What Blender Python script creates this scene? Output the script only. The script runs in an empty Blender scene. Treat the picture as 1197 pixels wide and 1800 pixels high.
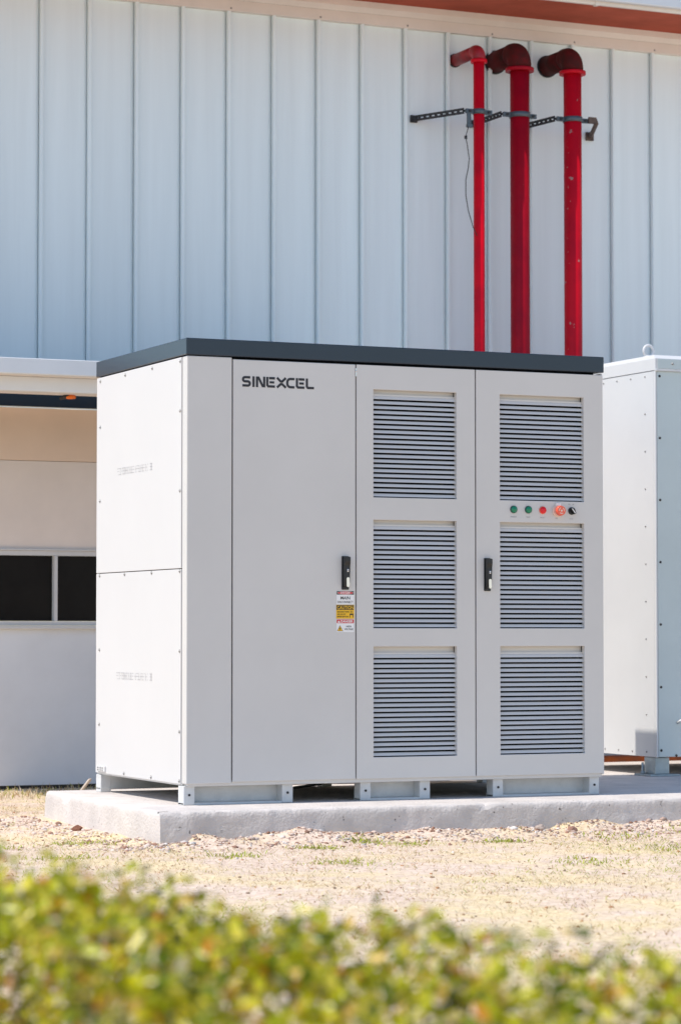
import bpy, bmesh, math, random
import numpy as np
from mathutils import Vector, Matrix, noise

random.seed(7)
rng = np.random.default_rng(7)
scene = bpy.context.scene
COL = scene.collection
R = math.radians

# ------------------------------------------------------------------ camera
cam_d = bpy.data.cameras.new('camera')
cam = bpy.data.objects.new('camera', cam_d)
COL.objects.link(cam)
scene.camera = cam
cam.location = (-4.637, -12.107, 0.808)
cam.rotation_euler = (R(90 + 2.517), 0, R(-24.148))
cam_d.sensor_fit = 'VERTICAL'
cam_d.sensor_height = 36.0
cam_d.lens = 96.86
cam_d.clip_end = 2000
cam_d.dof.use_dof = True
cam_d.dof.focus_distance = 13.3
cam_d.dof.aperture_fstop = 4.8

# ------------------------------------------------------------------ world, sun, exposure
SUN_EL, SUN_AZ = 59.0, 271.6          # azimuth clockwise from +Y: the sun stands left of the cabinet
world = bpy.data.worlds.new('World')
scene.world = world
world.use_nodes = True
wn = world.node_tree
sky = wn.nodes.new('ShaderNodeTexSky')
sky.sky_type = 'NISHITA'
sky.sun_disc = False
sky.sun_elevation = R(SUN_EL)
sky.sun_rotation = R(SUN_AZ)
sky.air_density = 1.0
sky.dust_density = 0.2
sky.ozone_density = 2.0
bg = wn.nodes['Background']
wn.links.new(sky.outputs[0], bg.inputs[0])
bg.inputs[1].default_value = 0.13
sun_d = bpy.data.lights.new('sun', 'SUN')
sun_d.energy = 2.85
sun_d.angle = R(0.53)
sun_d.color = (1.0, 0.94, 0.85)
sun = bpy.data.objects.new('sun', sun_d)
COL.objects.link(sun)
_to = Vector((math.cos(R(SUN_EL)) * math.sin(R(SUN_AZ)), math.cos(R(SUN_EL)) * math.cos(R(SUN_AZ)), math.sin(R(SUN_EL))))
sun.rotation_euler = _to.to_track_quat('Z', 'Y').to_euler()
scene.view_settings.view_transform = 'Standard'
scene.view_settings.look = 'None'
scene.view_settings.gamma = 1.0
scene.view_settings.exposure = 0.65

# ------------------------------------------------------------------ materials
def mat(name, col, rough=0.5, metal=0.0, spec=0.5, var=0.0, vscale=3.0, bump=0.0, bscale=60.0, stretch=(1, 1, 1), col2=None, detail=6.0):
    m = bpy.data.materials.new(name)
    m.use_nodes = True
    nt = m.node_tree
    b = nt.nodes['Principled BSDF']
    b.inputs['Base Color'].default_value = (*col, 1)
    b.inputs['Roughness'].default_value = rough
    b.inputs['Metallic'].default_value = metal
    b.inputs['Specular IOR Level'].default_value = spec
    if var or bump or col2:
        tc = nt.nodes.new('ShaderNodeNewGeometry')
        mp = nt.nodes.new('ShaderNodeMapping')
        mp.inputs['Scale'].default_value = stretch
        nt.links.new(tc.outputs['Position'], mp.inputs[0])
        m['_'] = 1
        if var or col2:
            n = nt.nodes.new('ShaderNodeTexNoise')
            n.inputs['Scale'].default_value = vscale
            n.inputs['Detail'].default_value = detail
            n.inputs['Roughness'].default_value = 0.62
            nt.links.new(mp.outputs[0], n.inputs['Vector'])
            r = nt.nodes.new('ShaderNodeValToRGB')
            c2 = col2 or tuple(max(0, c * (1 - var)) for c in col)
            c1 = col if col2 else tuple(min(1, c * (1 + var * 0.6)) for c in col)
            r.color_ramp.elements[0].position = 0.32
            r.color_ramp.elements[1].position = 0.68
            r.color_ramp.elements[0].color = (*c2, 1)
            r.color_ramp.elements[1].color = (*c1, 1)
            nt.links.new(n.outputs['Fac'], r.inputs[0])
            nt.links.new(r.outputs[0], b.inputs['Base Color'])
        if bump:
            n2 = nt.nodes.new('ShaderNodeTexNoise')
            n2.inputs['Scale'].default_value = bscale
            n2.inputs['Detail'].default_value = 4
            nt.links.new(mp.outputs[0], n2.inputs['Vector'])
            bp = nt.nodes.new('ShaderNodeBump')
            bp.inputs['Strength'].default_value = bump
            bp.inputs['Distance'].default_value = 0.01
            nt.links.new(n2.outputs['Fac'], bp.inputs['Height'])
            nt.links.new(bp.outputs[0], b.inputs['Normal'])
    return m

def attr_mat(name, rough=0.8, trans=0.0, spec=0.3):
    """colour comes from the per-piece colour attribute 'Col' (each blade / leaf / stone has its own)"""
    m = bpy.data.materials.new(name)
    m.use_nodes = True
    nt = m.node_tree
    b = nt.nodes['Principled BSDF']
    a = nt.nodes.new('ShaderNodeAttribute')
    a.attribute_name = 'Col'
    nt.links.new(a.outputs['Color'], b.inputs['Base Color'])
    b.inputs['Roughness'].default_value = rough
    b.inputs['Specular IOR Level'].default_value = spec
    if trans:
        t = nt.nodes.new('ShaderNodeBsdfTranslucent')
        nt.links.new(a.outputs['Color'], t.inputs['Color'])
        mx = nt.nodes.new('ShaderNodeMixShader')
        mx.inputs[0].default_value = trans
        nt.links.new(b.outputs[0], mx.inputs[1])
        nt.links.new(t.outputs[0], mx.inputs[2])
        nt.links.new(mx.outputs[0], nt.nodes['Material Output'].inputs['Surface'])
    return m

M = {}
M['paint'] = mat('cabinet_paint', (0.625, 0.602, 0.578), 0.40, var=0.05, vscale=1.1, bump=0.03, bscale=180)
M['paint_side'] = mat('cabinet_side_paint', (0.635, 0.62, 0.61), 0.45, var=0.025, vscale=1.1, bump=0.03, bscale=180)
M['paint_foot'] = mat('foot_paint', (0.64, 0.635, 0.62), 0.5, var=0.10, vscale=14, bump=0.06, bscale=90)
M['slat'] = mat('slat_paint', (0.68, 0.655, 0.63), 0.4)
M['navy'] = mat('lid_paint', (0.014, 0.024, 0.040), 0.22, var=0.06, vscale=4, bump=0.02, bscale=200)
M['dark'] = mat('dark_gap', (0.012, 0.012, 0.013), 0.8, spec=0.2)
M['interior'] = mat('interior', (0.03, 0.03, 0.032), 0.8, spec=0.2)
M['black'] = mat('black_plastic', (0.012, 0.013, 0.015), 0.4)
M['chrome'] = mat('chrome', (0.75, 0.72, 0.70), 0.25, metal=1.0)
M['steel'] = mat('screw_steel', (0.35, 0.34, 0.33), 0.4, metal=0.8)
M['ink'] = mat('ink', (0.018, 0.018, 0.024), 0.5)
M['grey_ink'] = mat('grey_ink', (0.46, 0.45, 0.45), 0.6)
M['caption_ink'] = mat('caption_ink', (0.25, 0.25, 0.26), 0.6)
M['white_print'] = mat('white_print', (0.82, 0.81, 0.80), 0.4)
M['red_print'] = mat('red_print', (0.62, 0.02, 0.03), 0.4)
M['yellow_print'] = mat('yellow_print', (0.85, 0.48, 0.01), 0.4)
M['black_print'] = mat('black_print', (0.02, 0.016, 0.012), 0.4)
M['green_lens'] = mat('green_lens', (0.005, 0.20, 0.10), 0.15)
M['red_lens'] = mat('red_lens', (0.75, 0.005, 0.015), 0.15)
M['stop_red'] = mat('stop_red', (0.85, 0.12, 0.06), 0.35)
M['stop_pale'] = mat('stop_pale', (0.80, 0.62, 0.52), 0.4)
M['green_ring'] = mat('green_ring', (0.02, 0.07, 0.06), 0.3)
M['cab2_white'] = mat('white_cabinet_paint', (0.66, 0.66, 0.66), 0.35, var=0.03, vscale=2)
M['cab2_front'] = mat('blue_grey_paint', (0.54, 0.61, 0.61), 0.28, var=0.05, vscale=2, bump=0.02, bscale=120)
M['galv'] = mat('galvanised', (0.40, 0.45, 0.46), 0.45, metal=0.3, var=0.15, vscale=20)
M['wall'] = mat('painted_sheet', (0.79, 0.86, 0.865), 0.5, var=0.045, vscale=1.0, stretch=(11, 11, 0.45), bump=0.05, bscale=7)
M['trim'] = mat('cream_trim', (0.76, 0.70, 0.64), 0.5, var=0.07, vscale=3)
M['soffit'] = mat('red_oxide', (0.43, 0.095, 0.055), 0.85, spec=0.15, var=0.18, vscale=3.5, bump=0.15, bscale=18)
M['gutter'] = mat('gutter_paint', (0.66, 0.69, 0.72), 0.4)
M['ledge'] = mat('ledge_paint', (0.77, 0.77, 0.77), 0.5, var=0.05, vscale=2.5)
M['plaster'] = mat('lower_wall_paint', (0.86, 0.74, 0.65), 0.7, var=0.06, vscale=2.2, bump=0.06, bscale=25)  # middle step of the wall's bounce-light gradient, put into the colour
M['warm_bounce'] = mat('warm_bounce_paint', (0.88, 0.66, 0.50), 0.7, var=0.05, vscale=2.2, bump=0.06, bscale=25)  # warm ground bounce under the canopy painted into the board colour
M['sky_tint'] = mat('sky_tint_paint', (0.74, 0.755, 0.78), 0.7, var=0.06, vscale=2.2, bump=0.06, bscale=25)  # cool sky light low on the wall painted into the board colour
M['navy_strip'] = mat('navy_strip', (0.003, 0.022, 0.055), 0.9, spec=0.08)
M['frame'] = mat('window_frame', (0.66, 0.65, 0.64), 0.45, var=0.05, vscale=8)
M['pane'] = mat('dark_screen_glass', (0.010, 0.009, 0.008), 0.35, spec=0.18, var=0.3, vscale=6)
M['orange_brown'] = mat('orange_brown', (0.50, 0.12, 0.02), 0.8, col2=(0.26, 0.09, 0.05), vscale=12)
M['strap'] = mat('grey_strap', (0.09, 0.11, 0.125), 0.45, metal=0.4)
M['blackiron'] = mat('black_iron', (0.02, 0.02, 0.022), 0.55)
M['rusty'] = mat('rusty_iron', (0.11, 0.075, 0.06), 0.8, var=0.4, vscale=30)
M['cable'] = mat('black_cable', (0.015, 0.015, 0.015), 0.5)
M['amber'] = mat('amber', (0.80, 0.16, 0.01), 0.3)

def red_pipe_mat(name, col, dirt):
    m = mat(name, col, 0.45, spec=0.16)
    nt = m.node_tree
    b = nt.nodes['Principled BSDF']
    g = nt.nodes.new('ShaderNodeNewGeometry')
    n = nt.nodes.new('ShaderNodeTexNoise'); n.inputs['Scale'].default_value = 6; n.inputs['Detail'].default_value = 8
    r = nt.nodes.new('ShaderNodeValToRGB')
    r.color_ramp.elements[0].position = 0.35; r.color_ramp.elements[0].color = (col[0]*0.78, col[1]*0.9, col[2], 1)
    r.color_ramp.elements[1].position = 0.6; r.color_ramp.elements[1].color = (*col, 1)
    nt.links.new(g.outputs['Position'], n.inputs['Vector']); nt.links.new(n.outputs['Fac'], r.inputs[0])
    # chipped paint: small pale flecks
    n2 = nt.nodes.new('ShaderNodeTexNoise'); n2.inputs['Scale'].default_value = 22; n2.inputs['Detail'].default_value = 6
    nt.links.new(g.outputs['Position'], n2.inputs['Vector'])
    r2 = nt.nodes.new('ShaderNodeValToRGB')
    r2.color_ramp.elements[0].position = dirt; r2.color_ramp.elements[0].color = (0, 0, 0, 1)
    r2.color_ramp.elements[1].position = dirt + 0.03; r2.color_ramp.elements[1].color = (1, 1, 1, 1)
    nt.links.new(n2.outputs['Fac'], r2.inputs[0])
    mx = nt.nodes.new('ShaderNodeMixRGB'); mx.inputs[2].default_value = (0.42, 0.22, 0.19, 1)
    nt.links.new(r2.outputs[0], mx.inputs[0]); nt.links.new(r.outputs[0], mx.inputs[1])
    nt.links.new(mx.outputs[0], b.inputs['Base Color'])
    return m
M['red1'] = red_pipe_mat('red_pipe_paint', (0.72, 0.003, 0.016), 0.80)
M['red2'] = red_pipe_mat('dull_red_pipe_paint', (0.36, 0.003, 0.013), 0.74)
M['red3'] = red_pipe_mat('chipped_red_pipe_paint', (0.58, 0.004, 0.016), 0.665)
M['elbow1'] = mat('red_elbow', (0.42, 0.008, 0.016), 0.5, col2=(0.16, 0.012, 0.014), vscale=9)
M['elbow2'] = mat('grimy_elbow', (0.12, 0.007, 0.008), 0.75, spec=0.15, col2=(0.04, 0.013, 0.010), vscale=12)

def concrete_mat():
    m = mat('concrete', (0.63, 0.575, 0.535), 0.85, var=0.14, vscale=5, bump=0.5, bscale=70, spec=0.25)
    nt = m.node_tree
    b = nt.nodes['Principled BSDF']
    g = nt.nodes.new('ShaderNodeNewGeometry')
    v = nt.nodes.new('ShaderNodeTexNoise'); v.inputs['Scale'].default_value = 38; v.inputs['Detail'].default_value = 3
    nt.links.new(g.outputs['Position'], v.inputs['Vector'])
    r = nt.nodes.new('ShaderNodeValToRGB')
    r.color_ramp.elements[0].position = 0.27; r.color_ramp.elements[0].color = (0.35, 0.33, 0.32, 1)
    r.color_ramp.elements[1].position = 0.33; r.color_ramp.elements[1].color = (1, 1, 1, 1)
    nt.links.new(v.outputs['Fac'], r.inputs[0])
    mx = nt.nodes.new('ShaderNodeMixRGB'); mx.blend_type = 'MULTIPLY'; mx.inputs[0].default_value = 1
    old = b.inputs['Base Color'].links[0].from_socket
    nt.links.new(old, mx.inputs[1]); nt.links.new(r.outputs[0], mx.inputs[2])
    nt.links.new(mx.outputs[0], b.inputs['Base Color'])
    return m
M['concrete'] = concrete_mat()

def ground_mat():
    m = bpy.data.materials.new('dry_lawn_soil'); m.use_nodes = True
    nt = m.node_tree; b = nt.nodes['Principled BSDF']
    b.inputs['Roughness'].default_value = 0.95; b.inputs['Specular IOR Level'].default_value = 0.15
    g = nt.nodes.new('ShaderNodeNewGeometry')
    def nz(s, d=6):
        n = nt.nodes.new('ShaderNodeTexNoise'); n.inputs['Scale'].default_value = s; n.inputs['Detail'].default_value = d
        n.inputs['Roughness'].default_value = 0.65
        nt.links.new(g.outputs['Position'], n.inputs['Vector']); return n
    def ramp(src, p0, c0, p1, c1):
        r = nt.nodes.new('ShaderNodeValToRGB')
        r.color_ramp.elements[0].position = p0; r.color_ramp.elements[0].color = (*c0, 1)
        r.color_ramp.elements[1].position = p1; r.color_ramp.elements[1].color = (*c1, 1)
        nt.links.new(src, r.inputs[0]); return r
    soil = ramp(nz(30).outputs['Fac'], 0.35, (0.54, 0.40, 0.31), 0.58, (0.77, 0.62, 0.50))
    straw = ramp(nz(45).outputs['Fac'], 0.33, (0.55, 0.40, 0.22), 0.58, (0.80, 0.66, 0.42))
    sel = ramp(nz(1.6, 4).outputs['Fac'], 0.44, (0, 0, 0), 0.62, (1, 1, 1))
    mx = nt.nodes.new('ShaderNodeMixRGB')
    nt.links.new(sel.outputs[0], mx.inputs[0]); nt.links.new(soil.outputs[0], mx.inputs[1]); nt.links.new(straw.outputs[0], mx.inputs[2])
    nt.links.new(mx.outputs[0], b.inputs['Base Color'])
    bp = nt.nodes.new('ShaderNodeBump'); bp.inputs['Strength'].default_value = 0.6; bp.inputs['Distance'].default_value = 0.012
    nt.links.new(nz(55, 5).outputs['Fac'], bp.inputs['Height']); nt.links.new(bp.outputs[0], b.inputs['Normal'])
    return m
M['ground'] = ground_mat()
M['grass'] = attr_mat('dry_grass_blades', 0.8, 0.25, 0.2)
M['stone'] = attr_mat('loose_stones', 0.9, 0, 0.2)
M['leaf'] = attr_mat('hedge_leaves', 0.30, 0.34, 0.45)
M['twig'] = mat('twig', (0.16, 0.09, 0.05), 0.8)
M['straw_stick'] = mat('dry_stick', (0.55, 0.45, 0.36), 0.8)

# ------------------------------------------------------------------ helpers
def obj(name, me, material=None, parent=None):
    if isinstance(me, bmesh.types.BMesh):
        bm = me; me = bpy.data.meshes.new(name); bm.to_mesh(me); bm.free()
    if material is not None:
        for mm in (material if isinstance(material, (list, tuple)) else [material]):
            me.materials.append(M[mm] if isinstance(mm, str) else mm)
    o = bpy.data.objects.new(name, me)
    COL.objects.link(o)
    if parent is not None:
        o.parent = parent
    return o

def empty(name, label, cat, group=None, loc=(0, 0, 0)):
    o = bpy.data.objects.new(name, None); COL.objects.link(o)
    o.location = loc; o.empty_display_size = 0.1
    return tag(o, label, cat, group)

def tag(o, label, cat, group=None, kind=None):
    o['label'] = label; o['category'] = cat
    if group: o['group'] = group
    if kind: o['kind'] = kind
    return o

def box(bm, x0, x1, y0, y1, z0, z1, mi=0):
    vs = [bm.verts.new((x, y, z)) for x in (x0, x1) for y in (y0, y1) for z in (z0, z1)]
    for f in ((0, 1, 3, 2), (4, 6, 7, 5), (0, 4, 5, 1), (2, 3, 7, 6), (0, 2, 6, 4), (1, 5, 7, 3)):
        fc = bm.faces.new([vs[i] for i in f]); fc.material_index = mi

def boxes(*bs, bevel=0.0, seg=2):
    bm = bmesh.new()
    for b in bs:
        box(bm, *b)
    if bevel:
        bmesh.ops.bevel(bm, geom=bm.edges[:], offset=bevel, segments=seg, profile=0.5, affect='EDGES')
    bmesh.ops.recalc_face_normals(bm, faces=bm.faces[:])
    return bm

def cyl(bm, p0, p1, r0, r1=None, n=24, caps=True, mi=0, smooth=True):
    p0, p1 = Vector(p0), Vector(p1); r1 = r0 if r1 is None else r1
    q = (p1 - p0).to_track_quat('Z', 'Y')
    a = []; b = []
    for i in range(n):
        t = 2 * math.pi * i / n
        d = q @ Vector((math.cos(t), math.sin(t), 0))
        a.append(bm.verts.new(p0 + d * r0)); b.append(bm.verts.new(p1 + d * r1))
    for i in range(n):
        f = bm.faces.new((a[i], a[(i + 1) % n], b[(i + 1) % n], b[i])); f.material_index = mi; f.smooth = smooth
    if caps:
        f = bm.faces.new(a[::-1]); f.material_index = mi
        f = bm.faces.new(b); f.material_index = mi

def tube(bm, pts, r, n=10, mi=0):
    """swept tube through points"""
    pts = [Vector(p) for p in pts]
    rings = []
    for i, p in enumerate(pts):
        d = (pts[min(i + 1, len(pts) - 1)] - pts[max(i - 1, 0)]).normalized()
        q = d.to_track_quat('Z', 'Y')
        rr = r[i] if isinstance(r, (list, tuple)) else r
        rings.append([bm.verts.new(p + q @ Vector((math.cos(2*math.pi*k/n), math.sin(2*math.pi*k/n), 0)) * rr) for k in range(n)])
    for a, b in zip(rings, rings[1:]):
        best = min(range(n), key=lambda s: sum((a[k].co - b[(k + s) % n].co).length for k in range(n)))
        for k in range(n):
            f = bm.faces.new((a[k], a[(k + 1) % n], b[(k + 1 + best) % n], b[(k + best) % n])); f.smooth = True; f.material_index = mi
    bm.faces.new(rings[0][::-1]).material_index = mi
    bm.faces.new(rings[-1]).material_index = mi
    bmesh.ops.recalc_face_normals(bm, faces=bm.faces[:])

def dome(bm, c, n_dir, r, h, seg=10, mi=0, rings=3):
    """rounded button / screw head on a surface, axis n_dir"""
    c = Vector(c); q = Vector(n_dir).to_track_quat('Z', 'Y')
    prev = None
    for k in range(rings):
        t = k / rings * math.pi / 2
        rr = r * math.cos(t); zz = h * math.sin(t)
        ring = [bm.verts.new(c + q @ Vector((rr * math.cos(2*math.pi*i/seg), rr * math.sin(2*math.pi*i/seg), zz))) for i in range(seg)]
        if prev:
            for i in range(seg):
                f = bm.faces.new((prev[i], prev[(i+1) % seg], ring[(i+1) % seg], ring[i])); f.material_index = mi; f.smooth = True
        prev = ring
    top = bm.verts.new(c + q @ Vector((0, 0, h)))
    for i in range(seg):
        f = bm.faces.new((prev[i], prev[(i+1) % seg], top)); f.material_index = mi; f.smooth = True

def panel_holes(x0, x1, z0, z1, holes, yf, yb, bevel=0.0):
    """sheet in the XZ plane, front at yf, back at yb, with rectangular openings"""
    xs = sorted({x0, x1, *[h[0] for h in holes], *[h[1] for h in holes]})
    zs = sorted({z0, z1, *[h[2] for h in holes], *[h[3] for h in holes]})
    bm = bmesh.new()
    V = {(i, j): bm.verts.new((x, yf, z)) for i, x in enumerate(xs) for j, z in enumerate(zs)}
    for i in range(len(xs) - 1):
        for j in range(len(zs) - 1):
            cx, cz = (xs[i] + xs[i+1]) / 2, (zs[j] + zs[j+1]) / 2
            if any(h[0] < cx < h[1] and h[2] < cz < h[3] for h in holes): continue
            bm.faces.new((V[i, j], V[i+1, j], V[i+1, j+1], V[i, j+1]))
    ext = bmesh.ops.extrude_face_region(bm, geom=bm.faces[:])
    for v in [g for g in ext['geom'] if isinstance(g, bmesh.types.BMVert)]:
        v.co.y = yb
    for v in [v for v in bm.verts if not v.link_faces]: bm.verts.remove(v)
    bmesh.ops.recalc_face_normals(bm, faces=bm.faces[:])
    if bevel:
        es = [e for e in bm.edges if len(e.link_faces) == 2 and e.calc_face_angle(0) > 1.0 and all(abs(v.co.y - yf) < 1e-5 for v in e.verts)]
        bmesh.ops.bevel(bm, geom=es, offset=bevel, segments=2, profile=0.5, affect='EDGES')
    return bm

def quad(bm, pts, mi=0):
    f = bm.faces.new([bm.verts.new(p) for p in pts]); f.material_index = mi
    return f

def stroke(bm, pts, w, y, closed=False, mi=0, th=0.0015):
    """flat mitred stroke in the XZ plane with a little thickness (lettering)"""
    n = len(pts); L = []; Rr = []
    for i, (x, z) in enumerate(pts):
        a = Vector(pts[i-1] if (i > 0 or closed) else pts[i]); b = Vector(pts[i]); c = Vector(pts[(i+1) % n] if (i < n-1 or closed) else pts[i])
        d1 = (b - a).normalized() if (b - a).length > 1e-9 else (c - b).normalized()
        d2 = (c - b).normalized() if (c - b).length > 1e-9 else d1
        t = (d1 + d2).normalized(); nn = Vector((-t.y, t.x)); k = w / 2 / max(0.5, nn.dot(Vector((-d1.y, d1.x))))
        L.append((x + nn.x * k, z + nn.y * k)); Rr.append((x - nn.x * k, z - nn.y * k))
    m = n if closed else n - 1
    for i in range(m):
        j = (i + 1) % n
        quad(bm, [(L[i][0], y, L[i][1]), (Rr[i][0], y, Rr[i][1]), (Rr[j][0], y, Rr[j][1]), (L[j][0], y, L[j][1])][::-1], mi)

def arc(cx, cz, r, a0, a1, n=6):
    return [(cx + r * math.cos(R(a0 + (a1 - a0) * i / n)), cz + r * math.sin(R(a0 + (a1 - a0) * i / n))) for i in range(n + 1)]

def text_into(bm, body, x, z, size, y, mi=0, width=None, bold=0.0, align='LEFT'):
    """printed text in the XZ plane (read from -Y), scaled to a given width"""
    cu = bpy.data.curves.new('t', 'FONT'); cu.body = body; cu.size = 1.0; cu.offset = bold; cu.resolution_u = 3
    o = bpy.data.objects.new('t', cu); COL.objects.link(o)
    dg = bpy.context.evaluated_depsgraph_get()
    me = bpy.data.meshes.new_from_object(o.evaluated_get(dg))
    bpy.data.objects.remove(o); bpy.data.curves.remove(cu)
    co = np.array([v.co[:] for v in me.vertices])
    mn, mx = co.min(0), co.max(0)
    sz = size / (mx[1] - mn[1])
    sx = width / (mx[0] - mn[0]) if width else sz
    ox = x if align == 'LEFT' else x - (mx[0] - mn[0]) * sx / 2
    vs = [bm.verts.new((ox + (c[0] - mn[0]) * sx, y, z + (c[1] - mn[1]) * sz)) for c in co]
    for p in me.polygons:
        try:
            f = bm.faces.new([vs[i] for i in p.vertices]); f.material_index = mi
        except ValueError:
            pass
    bpy.data.meshes.remove(me)

def mesh_np(name, V, F, colors=None, smooth=False):
    """numpy arrays -> mesh; F is (n,3) or (n,4); colors per vertex (n,3)"""
    me = bpy.data.meshes.new(name)
    k = F.shape[1]
    me.vertices.add(len(V)); me.vertices.foreach_set('co', V.astype(np.float32).ravel())
    me.loops.add(F.size); me.loops.foreach_set('vertex_index', F.astype(np.int32).ravel())
    me.polygons.add(len(F)); me.polygons.foreach_set('loop_start', (np.arange(len(F)) * k).astype(np.int32))
    try: me.polygons.foreach_set('loop_total', np.full(len(F), k, np.int32))
    except Exception: pass
    me.update(calc_edges=True)
    if colors is not None:
        ca = me.color_attributes.new('Col', 'FLOAT_COLOR', 'POINT')
        ca.data.foreach_set('color', np.concatenate([colors, np.ones((len(V), 1))], 1).astype(np.float32).ravel())
    if smooth: me.polygons.foreach_set('use_smooth', np.ones(len(F), bool))
    me.validate()
    return me

# ------------------------------------------------------------------ setting: ground, pad
PX0, PX1, PXM, PY0, PYB, PYB2 = -0.28, 8.0, 2.75, -0.40, 1.46, 3.03    # concrete pad outline (L shape)
def ground_z(x, y):
    z = -0.148 + 0.014 * noise.noise((x * 0.9, y * 0.9, 0)) + 0.006 * noise.noise((x * 5, y * 5, 3))
    # loose soil heaped along the pad front and left side
    dx = max(PX0 - x, 0.0); dy = max(PY0 - y, 0.0)
    if y < PY0 + 0.3 and x > PX0 - 0.3:
        d = math.hypot(dx, dy)
        z += 0.05 * math.exp(-(d / 0.16) ** 2) * (0.5 + 0.9 * abs(noise.noise((x * 2.3, 7.7, 0)))) * (1.0 if x > PX0 + .15 else 0.35)
        z += 0.02 * math.exp(-(d / 0.3) ** 2) * noise.noise((x * 9, y * 9, 5))
    elif x < PX0 + 0.2 and y < PYB + 0.2:
        z += 0.02 * math.exp(-(dx / 0.14) ** 2) * (0.4 + abs(noise.noise((1.1, y * 3, 0))))
    return z
def axis(lo, hi, step, far):
    a = list(np.arange(lo, hi + 1e-6, step)); s = step; x = hi
    up = []
    while x < far: s *= 1.5; x += s; up.append(x)
    s = step; x = lo; dn = []
    while x > -far: s *= 1.5; x -= s; dn.append(x)
    return np.array(dn[::-1] + a + up)
gx = axis(-5.0, 5.5, 0.05, 700); gy = axis(-8.0, 4.6, 0.05, 700)
V = np.array([(x, y, ground_z(x, y) if (-6 < x < 7 and -10 < y < 6) else -0.148) for y in gy for x in gx])
nx = len(gx); ii, jj = np.meshgrid(np.arange(nx - 1), np.arange(len(gy) - 1))
b0 = (jj * nx + ii).ravel()
ground = obj('ground', mesh_np('ground', V, np.stack([b0, b0 + 1, b0 + nx + 1, b0 + nx], 1), smooth=True), 'ground')
ground['kind'] = 'structure'

def pad_mesh():
    """cast concrete: rough front and left faces, chipped top edge, faces displaced by noise"""
    outline = [(PX0, PY0), (PX1, PY0), (PX1, PYB2), (PXM, PYB2), (PXM, PYB), (PX0 + 0.062, PYB)]
    path = []
    for k, (a, b) in enumerate(zip(outline, outline[1:] + outline[:1])):
        L = math.hypot(b[0]-a[0], b[1]-a[1]); n = max(2, int(L / (0.022 if k in (0, 5) and True else 0.15)))
        for i in range(n):
            t = i / n
            path.append((a[0] + (b[0]-a[0]) * t, a[1] + (b[1]-a[1]) * t, k))
    # rounded corners: pull points near the two left corners inwards
    def offs(x, y, k):
        n = {0: (0, -1), 1: (1, 0), 2: (0, 1), 3: (-1, 0), 4: (0, 1), 5: (-1, 0)}[k]
        return n
    prof = [(-0.30, 0.010), (-0.14, 0.008), (-0.11, 0.006), (-0.08, 0.004), (-0.055, 0.002), (-0.03, 0.001), (-0.014, -0.001), (-0.005, -0.006), (0.0, -0.016), (0.0, -0.05)]
    V = []; n = len(path)
    for (z, o) in prof:
        for (x, y, k) in path:
            nxn = offs(x, y, k)
            e = noise.noise((x * 7, y * 7, z * 9)) * 0.006 + noise.noise((x * 26, y * 26, z * 26)) * 0.0035
            chip = max(0.0, noise.noise((x * 15, y * 15, 4)) - 0.12) * 0.035 if z > -0.02 else 0.0
            oo = o + (e if z < -0.001 else e * 0.4) * (0.35 if k == 5 else 1.0) - chip * (0.4 if k == 5 else 1.0)
            px, py = x + nxn[0] * oo, y + nxn[1] * oo
            for cxx, cyy, sx, sy in ((PX0, PY0, 1, 1), (PX0 + 0.062, PYB, 1, -1)):
                ddx, ddy = (x - cxx) * sx, (y - cyy) * sy
                if ddx < 0.03 and ddy < 0.03:
                    s = (0.03 - max(ddx, ddy)) * (0.05 if sy > 0 else 0.28)
                    px += sx * s; py += sy * s
            zz = z + (noise.noise((x * 12, y * 12, 1)) * 0.003 if z > -0.02 else 0) - (chip * 0.25 if z > -0.007 else 0)
            V.append((px, py, zz if z < -0.0001 else min(0.0, zz * 0.0 - (chip * 0.2 if o > -0.03 else 0))))
    bm = bmesh.new()
    vs = [bm.verts.new(v) for v in V]
    for r in range(len(prof) - 1):
        for i in range(n):
            j = (i + 1) % n
            f = bm.faces.new((vs[r*n+i], vs[r*n+j], vs[(r+1)*n+j], vs[(r+1)*n+i])); f.smooth = True
    last = vs[(len(prof)-1)*n:]
    bmesh.ops.triangle_fill(bm, edges=[bm.edges.get((last[i], last[(i+1) % n])) for i in range(n)], use_beauty=True)
    bmesh.ops.recalc_face_normals(bm, faces=bm.faces[:])
    for e in bm.edges:
        if len(e.link_faces) == 2 and e.calc_face_angle(0) > 0.6: e.smooth = False
    return bm
pad = obj('concrete_pad', pad_mesh(), 'concrete'); pad['kind'] = 'structure'

# ------------------------------------------------------------------ building behind
YW, YL = 4.0, 4.06
BX0, BX1 = -0.984, 12.05
bld = empty('warehouse', 'long pale blue metal-clad building behind the cabinets with red-brown eave', 'building', loc=(0, YW, -0.15))
bld.location = (0, 0, 0)
SP = 0.3094; S0 = 0.563
TOP = 4.80
def wall_panel_mesh():
    """one pan of the cladding: flat sheet with two faint stiffening swages, local x 0..SP"""
    bm = bmesh.new()
    prof = [(0.0, 0.0), (0.012, 0.0), (0.03, 0.002), (0.10, 0.0035), (0.155, 0.004), (0.21, 0.0035), (SP - 0.036, 0.002), (SP - 0.0125, 0.0), (SP - 0.012, 0.012)]
    rows = [2.30 + (TOP - 2.30) * i / 8 for i in range(9)]
    g = [[bm.verts.new((x, y, z)) for x, y in prof] for z in rows]
    for a, b in zip(g, g[1:]):
        for i in range(len(prof) - 1):
            f = bm.faces.new((a[i], a[i+1], b[i+1], b[i])); f.smooth = True
    return bm
pm = None; rm = None
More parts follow.
